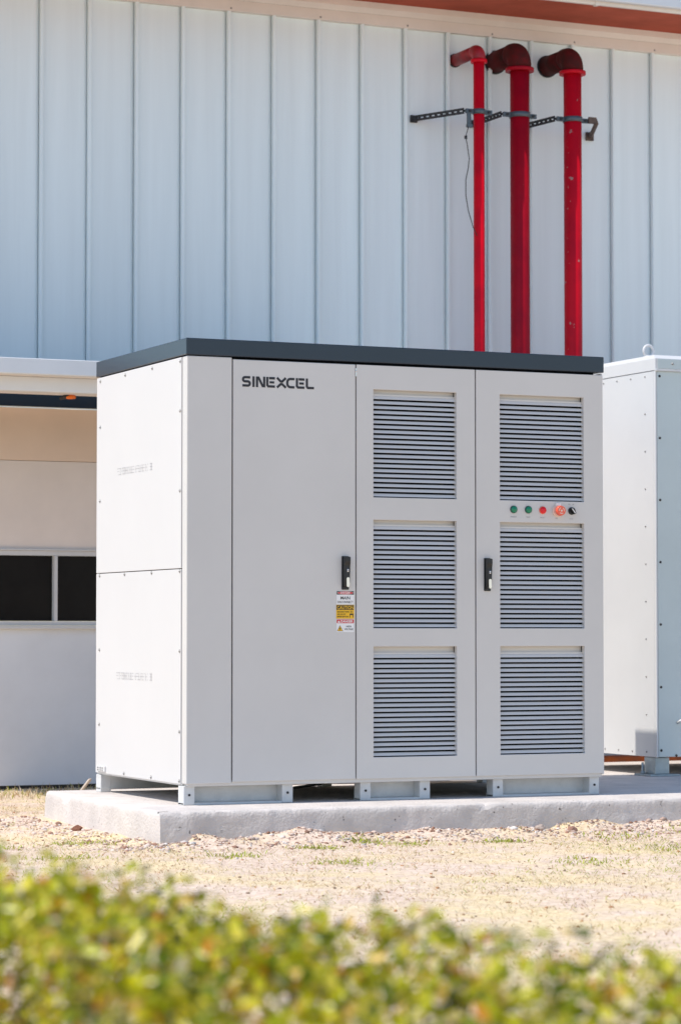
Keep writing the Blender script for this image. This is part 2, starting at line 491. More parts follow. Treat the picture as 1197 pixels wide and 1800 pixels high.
for k in range(-5, 37):
    x = S0 + SP * k
    if pm is None:
        o = obj('wall_panel', wall_panel_mesh(), 'wall', bld); pm = o.data
        bm = bmesh.new()
        # standing seam: folded rib with a rounded cap
        pr = [(-0.008, 0.03), (-0.008, -0.024), (-0.005, -0.031), (0.009, -0.031), (0.013, -0.026), (0.014, -0.006), (0.022, 0.006)]
        lo = [bm.verts.new((px, py, 2.30)) for px, py in pr]; hi = [bm.verts.new((px, py, TOP)) for px, py in pr]
        for i in range(len(pr) - 1): bm.faces.new((lo[i], lo[i+1], hi[i+1], hi[i]))
        r_ = obj('standing_seam', bm, 'wall', bld); rm = r_.data
    else:
        o = obj('wall_panel', pm, None, bld); r_ = obj('standing_seam', rm, None, bld)
    o.location = (x, YW + random.uniform(-0.001, 0.001), 0); o.rotation_euler = (0, 0, random.uniform(-0.004, 0.004))
    r_.location = (x, YW, 0)
obj('wall_backing', boxes((BX0, BX1, YW + 0.034, YW + 0.04, 2.30, 4.87)), 'strap', bld)
# eave: wall trim, flashing, soffit, lip and gutter
obj('wall_trim', boxes((BX0, BX1, YW - 0.034, YW + 0.03, 4.748, 4.818)), 'trim', bld)
bm = bmesh.new()
for z0, y0, z1, y1 in ((4.818, YW - 0.036, 4.850, YW - 0.060), (4.850, YW - 0.060, 4.889, YW - 0.062)):
    quad(bm, [(BX0, y0, z0), (BX1, y0, z0), (BX1, y1, z1), (BX0, y1, z1)])
obj('eave_flashing', bm, 'trim', bld)
obj('soffit', boxes((BX0, BX1, 3.405, YW, 4.889, 4.93)), 'soffit', bld)
obj('eave_lip', boxes((BX0, BX1, 3.372, 3.403, 4.880, 4.955), bevel=0.006), 'trim', bld)
obj('gutter', boxes((BX0, BX1, 3.33, 3.371, 4.902, 5.15), bevel=0.008), 'gutter', bld)
for gxx in (1.05, 4.11, 7.2):
    obj('gutter_joint', boxes((gxx, gxx + 0.03, 3.366, 3.404, 4.874, 4.96), bevel=0.003), 'trim', bld)
for i, sx in enumerate([S0 + SP * k for k in range(-4, 22)]):
    if i % 2 == 0:
        bm = bmesh.new(); dome(bm, (sx + .01, YW - 0.034, 4.765), (0, -1, 0), 0.007, 0.005); obj('screw', bm, 'steel', bld)
# roof and back, so that the building is a closed volume
bm = bmesh.new()
quad(bm, [(BX0, 3.345, 5.15), (BX1, 3.345, 5.15), (BX1, 12, 6.6), (BX0, 12, 6.6)])
obj('roof', bm, 'gutter', bld)
obj('end_wall', boxes((BX0, BX0 + 0.02, YW + 0.05, 12, -0.3, 4.93)), 'wall', bld)
# canopy over the ground floor: fascia of two stepped bands, pale lip, navy underside and roof sheet
CX1 = 2.4
obj('canopy_fascia', boxes((BX0, CX1, 2.80, 2.86, 2.275, 2.364), bevel=0.004), 'ledge', bld)
obj('canopy_fascia', boxes((BX0 + .002, CX1 - .002, 2.944, 3.0, 2.190, 2.274), bevel=0.004), 'ledge', bld)
obj('canopy_soffit_step', boxes((BX0 + .002, CX1 - .002, 2.861, 3.0, 2.2745, 2.29)), 'trim', bld)
obj('canopy_lip', boxes((BX0 + .002, CX1 - .002, 3.001, 3.13, 2.1885, 2.21)), 'trim', bld)
obj('canopy_underside', boxes((BX0 + .004, CX1 - .004, 3.131, YL - .001, 2.193, 2.22)), 'navy_strip', bld)
obj('canopy_roof', boxes((BX0, CX1, 2.861, YW - 0.03, 2.335, 2.355)), 'navy_strip', bld)
obj('canopy_backing', boxes((BX0, BX1, YW + 0.008, YW + 0.05, 2.19, 2.47)), 'wall', bld)
# lower wall with the window opening, warm bounce to cool sky light stepped into its colours: horizontal joint at 1.865
WX0, WX1, WZ0, WZ1 = -0.8, 3.2, 0.855, 1.312
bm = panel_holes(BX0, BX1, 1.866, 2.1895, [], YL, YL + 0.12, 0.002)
obj('upper_wall_board', bm, 'warm_bounce', bld)
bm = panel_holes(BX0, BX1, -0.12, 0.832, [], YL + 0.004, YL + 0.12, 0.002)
obj('sky_tint_board', bm, 'sky_tint', bld)
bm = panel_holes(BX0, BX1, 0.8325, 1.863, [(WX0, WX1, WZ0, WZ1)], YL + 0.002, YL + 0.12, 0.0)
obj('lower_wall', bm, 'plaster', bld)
obj('wall_base', boxes((BX0, BX1, YL + 0.02, YL + 0.12, -0.35, -0.118)), 'blackiron', bld)  # black strip standing in for the dark shade at the wall's foot
win = obj('window', boxes((WX0, WX1, YL - 0.008, YL + 0.06, WZ1 - 0.028, WZ1), (WX0, WX1, YL - 0.012, YL + 0.06, WZ0 + 0.001, WZ0 + 0.026),
                          (WX0, WX0 + .03, YL - 0.006, YL + 0.06, WZ0 + 0.027, WZ1 - 0.029), (WX1 - .03, WX1, YL - 0.006, YL + 0.06, WZ0 + 0.027, WZ1 - 0.029)), 'frame', bld)
obj('sill', boxes((WX0 - .03, WX1 + .03, YL - 0.035, YL + 0.02, WZ0 - 0.022, WZ0 - 0.001), bevel=0.003), 'frame', win)
obj('head_trim', boxes((WX0 - .03, WX1 + .03, YL - 0.022, YL + 0.02, WZ1 + 0.001, WZ1 + 0.012), bevel=0.002), 'frame', win)
mull = [WX0 + .03, -0.005, 0.695, 1.395, 2.095, WX1 - .03]
for mxx in mull[1:-1]:
    obj('mullion', boxes((mxx - 0.011, mxx + 0.011, YL - 0.01, YL + 0.055, WZ0 + 0.027, WZ1 - 0.029), bevel=0.002), 'frame', win)
for a, b in zip(mull, mull[1:]):
    obj('pane', boxes((a + 0.013, b - 0.013, YL + 0.03, YL + 0.036, WZ0 + 0.027, WZ1 - 0.029)), 'pane', win)
# orange-brown block along the foot of the building, behind the pad
kb = obj('orange_block', boxes((3.1, 7.5, 3.30, 3.42, -0.30, 0.022), bevel=0.01), 'orange_brown')
tag(kb, 'orange-brown block low behind the white cabinet, seen beneath it', 'orange_block')

# ------------------------------------------------------------------ red pipes
def red_pipe(x, r, zc, rmat, emat, label, armx, seed):
    yp = 3.65
    t = empty('red_pipe', label, 'pipe', loc=(0, 0, 0))
    bm = bmesh.new(); cyl(bm, (x, yp, -0.2), (x, yp, zc - r * 1.7), r, n=32); obj('pipe', bm, rmat, t)
    # elbow: quarter sweep, slightly fatter than the pipe
    bm = bmesh.new(); pts = []
    rad = r * 1.35
    for i in range(11):
        a = R(90 * i / 10)
        pts.append((x, yp + rad - rad * math.cos(a), zc - rad + rad * math.sin(a)))
    tube(bm, [(x, yp, zc - rad - r * 0.3)] + pts + [(x, yp + rad + r * 0.3, zc)], [r * 1.2] * (len(pts) + 2), 28)
    e = obj('elbow', bm, emat, t)
    bm = bmesh.new(); cyl(bm, (x, yp, zc - rad - r * 0.32), (x, yp, zc - rad - r * 0.32 - 0.022), r * 1.48, n=32)
    bmesh.ops.bevel(bm, geom=[ed for ed in bm.edges if ed.calc_face_angle(0) > 1], offset=0.006, segments=2, affect='EDGES')
    obj('collar', bm, rmat, t)
    bm = bmesh.new(); cyl(bm, (x, yp + rad + r * 0.2, zc), (x, YW - 0.001, zc), r * 1.12, n=32); obj('wall_stub', bm, emat, t)
    bm = bmesh.new(); cyl(bm, (x, YW - 0.012, zc), (x, YW + 0.02, zc), r * 1.25, n=32); obj('wall_seal', bm, 'blackiron', t)
    # strap clamp
    zc2 = 4.172
    bm = bmesh.new(); cyl(bm, (x, yp, zc2 - 0.017), (x, yp, zc2 + 0.017), r + 0.006, n=32)
    for s in (-1, 1):
        box(bm, x + s * (r + 0.03) - 0.028, x + s * (r + 0.03) + 0.028, yp - 0.006, yp + 0.010, zc2 - 0.015, zc2 + 0.015)
    obj('strap_clamp', bm, 'strap', t)
    bm = bmesh.new()
    for s in (-1, 1): cyl(bm, (x + s * (r + 0.032), yp - 0.02, zc2), (x + s * (r + 0.032), yp + 0.03, zc2), 0.009, n=8)
    obj('clamp_bolt', bm, 'blackiron', t)
    # perforated arm from wall to clamp: two rails and rungs leave open slots
    A = Vector((armx, YW - 0.005, zc2 - 0.008)); B = Vector((x - r - 0.055, yp + 0.035, zc2 + 0.006))
    d = (B - A); L = d.length; u = d.normalized()
    up = Vector((0, 0, 1)); up = (up - u * up.dot(u)).normalized()
    side = u.cross(up)
    bm = bmesh.new()
    def bar(s0, s1, h0, h1, w=0.004):
        vs = [bm.verts.new(A + u * s + up * h + side * q) for s in (s0, s1) for h in (h0, h1) for q in (-w, w)]
        for f in ((0, 1, 3, 2), (4, 6, 7, 5), (0, 4, 5, 1), (2, 3, 7, 6), (0, 2, 6, 4), (1, 5, 7, 3)): bm.faces.new([vs[i] for i in f])
    bar(0, L, 0.0045, 0.019); bar(0, L, -0.019, -0.0045)
    n = max(3, int(L / 0.038))
    for i in range(n + 1):
        s = L * i / n; bar(max(0, s - 0.009), min(L, s + 0.009), -0.0044, 0.0044)
    bmesh.ops.recalc_face_normals(bm, faces=bm.faces[:])
    obj('bracket_arm', bm, 'blackiron', t)
    bm = bmesh.new(); cyl(bm, B, B + Vector((0.055, -0.03, 0)), 0.008, n=8); cyl(bm, B + Vector((0.012, -0.005, 0)), B + Vector((0.024, -0.012, 0)), 0.017, n=6)
    obj('threaded_rod', bm, 'blackiron', t)
    bm = bmesh.new(); box(bm, armx - 0.025, armx + 0.02, YW - 0.02, YW - 0.002, zc2 - 0.034, zc2 + 0.012); cyl(bm, (armx - .005, YW - .035, zc2 - .018), (armx - .005, YW - .02, zc2 - .018), 0.012, n=6)
    obj('wall_foot', bm, 'blackiron', t)
    return t
p1 = red_pipe(3.406, 0.036, 4.572, 'red1', 'elbow1', 'thinnest and brightest of the three red pipes, leftmost on the wall', 3.105, 1)
p2 = red_pipe(3.703, 0.063, 4.585, 'red2', 'elbow2', 'thick dark red pipe between the thin bright one and the chipped one', 3.545, 2)
p3 = red_pipe(4.094, 0.059, 4.590, 'red3', 'elbow2', 'thick red pipe with chipped paint, rightmost on the wall', 3.885, 3)
bm = bmesh.new()
box(bm, 4.205, 4.262, 3.63, 3.642, 4.155, 4.198)
tube(bm, [(4.255, 3.636, 4.178), (4.31, 3.72, 4.175), (4.40, 3.94, 4.150), (4.412, 3.99, 4.145)], 0.016, 8)
box(bm, 4.385, 4.44, 3.982, 3.998, 4.115, 4.17)
obj('end_bracket', bm, 'rusty', p3)
# small fitting with a loose wire
bm = bmesh.new()
box(bm, 3.318, 3.345, 3.64, 3.652, 4.085, 4.16); box(bm, 3.318, 3.352, 3.632, 3.66, 4.065, 4.085)
obj('hanging_tag', bm, 'strap', p1)
bm = bmesh.new()
tube(bm, [(3.325, 3.64, 4.07), (3.30, 3.63, 4.0), (3.312, 3.63, 3.94), (3.325, 3.63, 3.86), (3.318, 3.63, 3.80), (3.30, 3.63, 3.72), (3.30, 3.63, 3.62), (3.318, 3.63, 3.52), (3.345, 3.62, 3.42), (3.368, 3.606, 3.36)], 0.003, 6)
box(bm, 3.292, 3.306, 3.62, 3.634, 3.985, 4.005)
w = obj('loose_wire', bm, 'cable'); tag(w, 'thin loose wire hanging down beside the thinnest red pipe', 'wire')
# amber fitting under the ledge
bm = bmesh.new()
tube(bm, [(0.40, 3.10, 2.165), (0.445, 3.09, 2.185), (0.475, 3.09, 2.182)], [0.008, 0.018, 0.014], 8)
tube(bm, [(0.43, 3.075, 2.170), (0.455, 3.068, 2.176), (0.483, 3.068, 2.176)], [0.006, 0.014, 0.010], 8, mi=1)
a = obj('amber_lamp', bm, ['blackiron', 'amber']); tag(a, 'tiny dark and orange fitting tucked under the edge of the white canopy', 'lamp')

# ------------------------------------------------------------------ main cabinet
W, D, H, ZL, ZB = 2.239, 1.282, 2.2, 2.116, 0.100
cab = empty('power_cabinet', 'large light grey equipment cabinet with dark lid and louvred doors on concrete pad', 'cabinet')
def C(name, bm, m, parent=cab): return obj(name, bm, m, parent)
# inner shell (dark, seen through gaps and louvres)
C('shell', boxes((0.012, W - 0.012, 0.075, D - 0.012, ZB + 0.012, ZL + 0.01)), 'interior')
# lid with a small overhang, bevelled
C('lid', boxes((-0.006, W + 0.004, -0.006, D + 0.006, ZL + 0.004, H), bevel=0.004), 'navy')
# frame pieces
C('corner_post', boxes((0.0, 0.228, 0.0005, 0.062, ZB, ZL), bevel=0.004), 'paint')
C('rear_post', boxes((0.002, 0.05, D - 0.018, D, ZB, ZL), bevel=0.003), 'paint_side')
C('bottom_rail', boxes((0.012, W - 0.008, 0.012, 0.06, 0.0885, ZB + 0.014), bevel=0.002), 'paint')
C('base_frame', boxes((0.004, W - 0.004, 0.064, D - 0.004, 0.0905, ZB + 0.010), bevel=0.002), 'paint_foot')
C('right_side_panel', boxes((W - 0.011, W, 0.004, D, ZB, ZL), bevel=0.002), 'paint_side')
C('rear_panel', boxes((0.06, W - 0.012, D - 0.012, D - 0.002, ZB, ZL), bevel=0.002), 'paint_side')
C('rear_shadow_block', boxes((1.72, W - 0.01, D - 0.001, 1.66, 0.10, 2.15), bevel=0.004), 'paint_side')  # unseen block added to cast the shadow on the white cabinet's side
# left side: two bolted sheets
sp = []
for nm, z0, z1, rows in (('side_panel', 1.114, ZL - 0.002, (2.095, 1.86, 1.481)), ('side_panel', ZB - 0.002, 1.110, (1.100, 0.723, 0.344, 0.112))):
    o = C(nm, boxes((-0.004, 0.010, 0.066, D - 0.002, z0, z1), bevel=0.002), 'paint_side')
    bm = bmesh.new()
    for z in rows:
        for y in (0.079, 1.225) + ((0.462, 0.85) if z in (2.095, 1.100, 0.112) else ()):
            dome(bm, (-0.004, y, z), (-1, 0, 0), 0.0062, 0.006, 8)
            cyl(bm, (-0.0042, y, z), (-0.0055, y, z), 0.009, n=10)
    s = obj('screws', bm, 'steel', o); s['kind'] = 'stuff'
    sp.append(o)
# faint printed line of text on each sheet: too small to read, built as rows of small marks
def side_print(parent, z_near, z_far, y_near, y_far):
    bm = bmesh.new()
    n = 44
    r = random.Random(5)
    for i in range(n):
        if r.random() < 0.06: continue
        t = i / n
        y = y_far + (y_near - y_far) * t; z = z_far + (z_near - z_far) * t
        wv = (y_far - y_near) / n * 0.62
        for zz, hh, pb in ((0.030, 0.004, .6), (0.016, 0.004, .75), (0.0, 0.004, .6)):
            if r.random() < pb:
                quad(bm, [(-0.0046, y, z + zz), (-0.0046, y - wv, z + zz), (-0.0046, y - wv, z + zz + hh), (-0.0046, y, z + zz + hh)])
        if r.random() < .45:
            quad(bm, [(-0.0046, y, z), (-0.0046, y - wv * .35, z), (-0.0046, y - wv * .35, z + .034), (-0.0046, y, z + .034)])
    obj('printed_line', bm, 'grey_ink', parent)
side_print(sp[0], 1.600, 1.600, 0.454, 0.975)
side_print(sp[1], 0.578, 0.578, 0.447, 0.98)
bm = boxes((-0.012, 0.006, 1.12, 1.235, 0.107, 0.135), bevel=0.002); C('corner_bracket', bm, 'paint_side')
bm = bmesh.new()
for y in (1.215, 1.18, 1.15):
    for z in (0.116, 0.127): dome(bm, (-0.012, y, z), (-1, 0, 0), 0.0055, 0.005, 8)
o = obj('bracket_screws', bm, 'steel', cab); o['kind'] = 'stuff'

# doors ------------------------------------------------------------
ZD0, ZD1 = ZB + 0.006, ZL - 0.008
VZ = ((1.466, 1.991), (0.832, 1.357), (0.209, 0.743))
d1 = C('door', panel_holes(0.2345, 0.8705, ZD0, ZD1, [], 0.0, 0.03, 0.003), 'paint'); d1['label'] = 'plain door with lettering and warning stickers'
h2 = [(0.966, 1.416, a, b) for a, b in VZ]
d2 = C('door', panel_holes(0.8765, 1.5165, ZD0, ZD1, h2, 0.0, 0.028, 0.0015), 'paint'); d2['label'] = 'middle door with three louvred vents'
h3 = [(1.655, 2.129, a, b) for a, b in VZ]
d3 = C('door', panel_holes(1.5235, W - 0.001, ZD0, ZD1, h3, 0.0, 0.028, 0.002), 'paint'); d3['label'] = 'right door with three louvred vents and push buttons'
bm = bmesh.new()
dome(bm, (0.8735, -0.001, 2.075), (0, -1, 0), 0.004, 0.004); box(bm, 0.871, 0.876, -0.002, 0.02, 2.05, 2.09)
obj('hinge_pin', bm, 'chrome', d2)
def slat_mesh(wd):
    """one louvre blade: face leans out towards its lower edge, folded lip below"""
    P = 0.0237
    pr = [(0.0150, P + 0.0016), (0.0115, P - 0.0008), (0.0045, 0.0113), (0.0042, 0.0101), (0.0056, 0.0099), (0.0130, P - 0.0010), (0.0165, P + 0.0012)]
    bm = bmesh.new()
    a = [bm.verts.new((0, y, z)) for y, z in pr]; b = [bm.verts.new((wd, y, z)) for y, z in pr]
    for i in range(len(pr)):
        bm.faces.new((a[i], a[(i+1) % len(pr)], b[(i+1) % len(pr)], b[i]))
    bm.faces.new(a); bm.faces.new(b[::-1])
    bmesh.ops.recalc_face_normals(bm, faces=bm.faces[:])
    return bm
for dd, holes in ((d2, h2), (d3, h3)):
    sm = None
    for (x0, x1, z0, z1) in holes:
        # box behind the opening: side cheeks, header and dark back
        for q in ((x0 - .012, x0 - .001, 0.0285, 0.060, z0 - .01, z1 + .01), (x1 + .001, x1 + .012, 0.0285, 0.060, z0 - .01, z1 + .01)):
            obj('vent_cheek', boxes(q), 'interior', dd)
        obj('vent_backing', boxes((x0 - .012, x1 + .012, 0.061, 0.0725, z0 - .012, z1 + .012)), 'dark', dd)
        # header strip: flat light sheet above the first blade
        obj('vent_header', boxes((x0 - .001, x1 + .001, 0.040, 0.0435, z0 + 0.0237 * 21 - 0.008, z1 + 0.006)), 'slat', dd)
        obj('vent_rail', boxes((x0 - .001, x1 + .001, 0.026, 0.0395, z0 + 0.494, z0 + 0.504)), 'slat', dd)
        for i in range(21):
            if sm is None:
                s = obj('slat', slat_mesh(x1 - x0 - 0.0008), 'slat', dd); sm = s.data
            else:
                s = obj('slat', sm, None, dd)
            s.location = (x0 + 0.0004, 0.008 + random.uniform(-.0003, .0003), z0 - 0.0045 + 0.0237 * i)
            s.rotation_euler = (random.uniform(-0.012, 0.012), 0, 0)
# handles
def handle(parent, x0, x1, z0, z1):
    bm = bmesh.new()
    # escutcheon, tapered grip, lock slot and key cylinder
    box(bm, x0, x1, -0.006, -0.0002, z0, z1)
    pr = [(-0.007, z0 + 0.010), (-0.020, z0 + 0.018), (-0.026, z0 + 0.05), (-0.026, z1 - 0.045), (-0.034, z1 - 0.025), (-0.034, z1 - 0.004), (-0.006, z1 - 0.002)]
    a = [bm.verts.new((x0 + 0.004, y, z)) for y, z in pr]; b = [bm.verts.new((x1 - 0.004, y, z)) for y, z in pr]
    for i in range(len(pr)): bm.faces.new((a[i], a[(i+1) % len(pr)], b[(i+1) % len(pr)], b[i]))
    bm.faces.new(a[::-1]); bm.faces.new(b)
    bmesh.ops.bevel(bm, geom=bm.edges[:], offset=0.002, segments=2, affect='EDGES')
    cxm = (x0 + x1) / 2 + 0.004
    for z in (z0 + 0.096, z0 + 0.089): dome(bm, (cxm, -0.0262, z), (0, -1, 0), 0.0048, 0.003, 10, 1)
    n = 14; ring = []
    for i in range(n):
        t = 2 * math.pi * i / n
        ring.append((cxm + 0.0078 * math.cos(t), -0.0275, z0 + 0.036 + 0.0075 * math.sin(t) + (0.016 if math.sin(t) > 0 else -0.016)))
    f = bm.faces.new([bm.verts.new(p) for p in ring[::-1]]); f.material_index = 1
    ex = bmesh.ops.extrude_face_region(bm, geom=[f])
    for v in [g for g in ex['geom'] if isinstance(g, bmesh.types.BMVert)]: v.co.y += 0.01
    bmesh.ops.recalc_face_normals(bm, faces=bm.faces[:])
    return obj('handle', bm, ['black', 'chrome'], parent)
handle(d1, 0.796, 0.834, 1.017, 1.179)
handle(d3, 1.564, 1.600, 1.015, 1.178)
# lettering -----------------------------------------------------------
def lettering():
    bm = bmesh.new(); y = -0.0012
    z0, h, w = 1.979, 0.051, 0.0115
    a, b = z0 + w / 2, z0 + h - w / 2; mid = z0 + h / 2; lw = 0.041
    def X(k): return 0.2775 + k
    # S
    x = X(0.006); r = (b - mid) / 2
    stroke(bm, [(x + lw - .004, b), (x + r, b)] + arc(x + r, (b + mid) / 2, r, 90, 270, 8)[1:-1] + [(x + r, mid), (x + lw - r - .006, mid)] + arc(x + lw - r - .006, (a + mid) / 2, r, 90, -90, 8)[1:-1] + [(x + lw - r - .006, a), (x - .003, a)], w, y)
    # I
    x = X(0.060); stroke(bm, [(x, z0), (x, z0 + h)], w, y)
    # N
    x = X(0.078)
    stroke(bm, [(x, z0), (x, b), (x + .008, b), (x + .029, a), (x + .037, a), (x + .037, z0 + h)], w, y)
    # E
    def E(x):
        stroke(bm, [(x, z0 + h), (x, a + .006), (x + .005, a), (x + .0395, a)], w, y)
        stroke(bm, [(x + .0115, mid), (x + .036, mid)], w * .92, y)
        stroke(bm, [(x + .0085, b), (x + .0395, b)], w, y)
    E(X(0.131))
    # X (two chevrons that almost meet)
    x = X(0.181)
    stroke(bm, [(x, z0 + h - .002), (x + .019, mid + .006), (x + .027, mid + .006), (x + .046, z0 + h - .002)], w, y)
    stroke(bm, [(x, z0 + .002), (x + .019, mid - .007), (x + .027, mid - .007), (x + .046, z0 + .002)], w, y)
    # C
    x = X(0.2345); r = .016
    stroke(bm, [(x + .0375, b), (x + r, b)] + arc(x + r, b - r, r, 90, 180, 5)[1:] + arc(x + r, a + r, r, 180, 270, 5) + [(x + .0375, a)], w, y)
    E(X(0.2845))
    # L
    x = X(0.3365); stroke(bm, [(x, z0 + h), (x, a + .006), (x + .005, a), (x + .037, a)], w, y)
    return bm
C('lettering', lettering(), 'ink', d1)['label'] = 'black lettering SINEXCEL'
# stickers -----------------------------------------------------------
MATS = ['white_print', 'red_print', 'yellow_print', 'black_print', 'ink']
def rect(bm, x0, x1, z0, z1, y, mi): quad(bm, [(x0, y, z0), (x1, y, z0), (x1, y, z1), (x0, y, z1)], mi)
def ellipse(bm, cx, cz, rx, rz, y, mi, n=20):
    f = bm.faces.new([bm.verts.new((cx + rx * math.cos(2*math.pi*i/n), y, cz + rz * math.sin(2*math.pi*i/n))) for i in range(n)]); f.material_index = mi
x0, x1 = 0.770, 0.862; xm = (x0 + x1) / 2
bm = bmesh.new()      # DANGER / MAIN DISCONNECT
rect(bm, x0, x1, 0.947, 1.011, -0.0006, 0); rect(bm, x0 + .001, x1 - .001, 0.993, 1.010, -0.0010, 3)
ellipse(bm, xm, 1.0015, 0.043, 0.0078, -0.0014, 0); ellipse(bm, xm, 1.0015, 0.0415, 0.0068, -0.0017, 1)
text_into(bm, 'DANGER', xm, 0.9975, 0.0085, -0.0020, 0, 0.052, 0.02, 'C')
text_into(bm, 'MAIN', xm, 0.970, 0.0145, -0.0012, 4, 0.050, 0.015, 'C')
text_into(bm, 'DISCONNECT', xm, 0.9525, 0.0105, -0.0012, 4, 0.082, 0.01, 'C')
C('sticker', bm, MATS, d1)['label'] = 'white and red DANGER MAIN DISCONNECT sticker'
bm = bmesh.new()      # CAUTION
rect(bm, x0 - .002, x1 + .001, 0.877, 0.944, -0.0006, 2); rect(bm, x0, x1 - .001, 0.920, 0.942, -0.0010, 3)
text_into(bm, 'CAUTION', xm, 0.9225, 0.0165, -0.0014, 2, 0.086, 0.015, 'C')
for i, s in enumerate(('DISCONNECT POWER', 'AND LOCK OUT', 'BEFORE SERVICING')):
    text_into(bm, s, x0 + .003, 0.9065 - i * .0115, 0.0072, -0.0012, 3, (0.064, 0.045, 0.060)[i], 0.02)
rect(bm, x1 - .023, x1 - .004, 0.895, 0.902, -0.0012, 3); ellipse(bm, x1 - .0135, 0.910, 0.006, 0.005, -0.0012, 3); ellipse(bm, x1 - .0135, 0.9095, 0.0035, 0.0035, -0.0014, 2)
rect(bm, x1 - .023, x1 - .020, 0.883, 0.895, -0.0012, 3); rect(bm, x1 - .007, x1 - .004, 0.883, 0.895, -0.0012, 3)
C('sticker', bm, MATS, d1)['label'] = 'yellow CAUTION sticker'
bm = bmesh.new()      # DANGER / HIGH VOLTAGE
rect(bm, x0, x1, 0.813, 0.875, -0.0006, 0); rect(bm, x0 + .001, x1 - .001, 0.8555, 0.8735, -0.0010, 1)
f = bm.faces.new([bm.verts.new(p) for p in ((x0 + .005, -.0014, .858), (x0 + .019, -.0014, .858), (x0 + .012, -.0014, .870))]); f.material_index = 0
text_into(bm, 'DANGER', x0 + .022, 0.8585, 0.012, -0.0014, 0, 0.064, 0.025)
f = bm.faces.new([bm.verts.new(p) for p in ((x0 + .002, -.0012, .8175), (x0 + .034, -.0012, .8175), (x0 + .018, -.0012, .8455))]); f.material_index = 3
f = bm.faces.new([bm.verts.new(p) for p in ((x0 + .005, -.0014, .8193), (x0 + .031, -.0014, .8193), (x0 + .018, -.0014, .842))]); f.material_index = 2
stroke(bm, [(x0 + .0195, .836), (x0 + .0155, .829), (x0 + .020, .8285), (x0 + .0165, .821)], .003, -0.0016, mi=3)
text_into(bm, 'HIGH', x0 + .064, 0.836, 0.0085, -0.0012, 4, 0.026, 0.02, 'C')
text_into(bm, 'VOLTAGE', x0 + .064, 0.8225, 0.0088, -0.0012, 4, 0.046, 0.015, 'C')
C('sticker', bm, MATS, d1)['label'] = 'white and red DANGER HIGH VOLTAGE sticker with yellow triangle'
# push buttons -----------------------------------------------------------
def button(x, z, lens, ring, label):
    bm = bmesh.new()
    cyl(bm, (x, 0.001, z), (x, -0.007, z), 0.0195, 0.0185, n=24, mi=0)
    dome(bm, (x, -0.007, z), (0, -1, 0), 0.0165, 0.011, 20, 1, 5)
    bmesh.ops.recalc_face_normals(bm, faces=bm.faces[:])
    o = obj('push_button', bm, [ring, lens], d3); o['label'] = label
button(1.730, 1.421, 'green_lens', 'green_ring', 'green indicator button, first from the left')
button(1.812, 1.421, 'green_lens', 'green_ring', 'green indicator button, second from the left')
button(1.893, 1.420, 'red_lens', 'stop_red', 'red indicator button')
bm = bmesh.new(); xs, zs = 1.978, 1.418
cyl(bm, (xs, 0.001, zs), (xs, -0.010, zs), 0.031, 0.030, n=28, mi=1)
cyl(bm, (xs + .0, -0.010, zs), (xs + .0, -0.030, zs), 0.017, n=20, mi=0)
cyl(bm, (xs, -0.026, zs), (xs, -0.042, zs), 0.026, 0.023, n=28, mi=0)
box(bm, xs - .013, xs + .013, -0.012, -0.0005, zs + .026, zs + .038, 2)
for k in range(3):
    a0 = 90 + 120 * k
    stroke(bm, [(xs + px, zs + pz) for px, pz in arc(0, 0, 0.0145, a0 + 15, a0 + 95, 6)], 0.0035, -0.0425, mi=1)
f = bm.faces.new([bm.verts.new(p) for p in ((xs - .007, -.0424, zs + .004), (xs, -.0424, zs - .009), (xs + .007, -.0424, zs + .004))]); f.material_index = 1
C('emergency_stop', bm, ['stop_red', 'stop_pale', 'white_print'], d3)['label'] = 'round red emergency stop button on pale collar'
bm = bmesh.new(); xs, zs = 2.057, 1.419
cyl(bm, (xs, 0.001, zs), (xs, -0.009, zs), 0.0195, 0.018, n=24)
q = Matrix.Rotation(R(-38), 3, 'Y')
for (hw, hl, ya, yb, mi) in ((0.0055, 0.017, -0.009, -0.024, 0), (0.0022, 0.014, -0.024, -0.0246, 1)):
    vs = [bm.verts.new(Vector((xs, 0, zs)) + q @ Vector((sx * hw, 0, sz * hl)) + Vector((0, yy, 0))) for yy in (ya, yb) for sx, sz in ((-1, -1), (1, -1), (1, 1), (-1, 1))]
    for fq in ((0, 1, 2, 3), (7, 6, 5, 4), (0, 4, 5, 1), (1, 5, 6, 2), (2, 6, 7, 3), (3, 7, 4, 0)):
        f = bm.faces.new([vs[i] for i in fq]); f.material_index = mi
bmesh.ops.recalc_face_normals(bm, faces=bm.faces[:])
C('selector_switch', bm, ['black', 'white_print'], d3)['label'] = 'black rotary selector switch'
bm = bmesh.new()
for s, xx, zz, ww in (('POWER', 1.730, 1.381, .034), ('RUN', 1.812, 1.381, .020), ('FAULT', 1.893, 1.380, .028), ('EPO', 1.972, 1.378, .012), ('LOCK', 2.055, 1.377, .020), ('ON', 2.043, 1.449, .010), ('OFF', 2.066, 1.449, .012)):
    text_into(bm, s, xx, zz, 0.0062, -0.0006, 0, ww, 0, 'C')
C('button_captions', bm, 'caption_ink', d3)

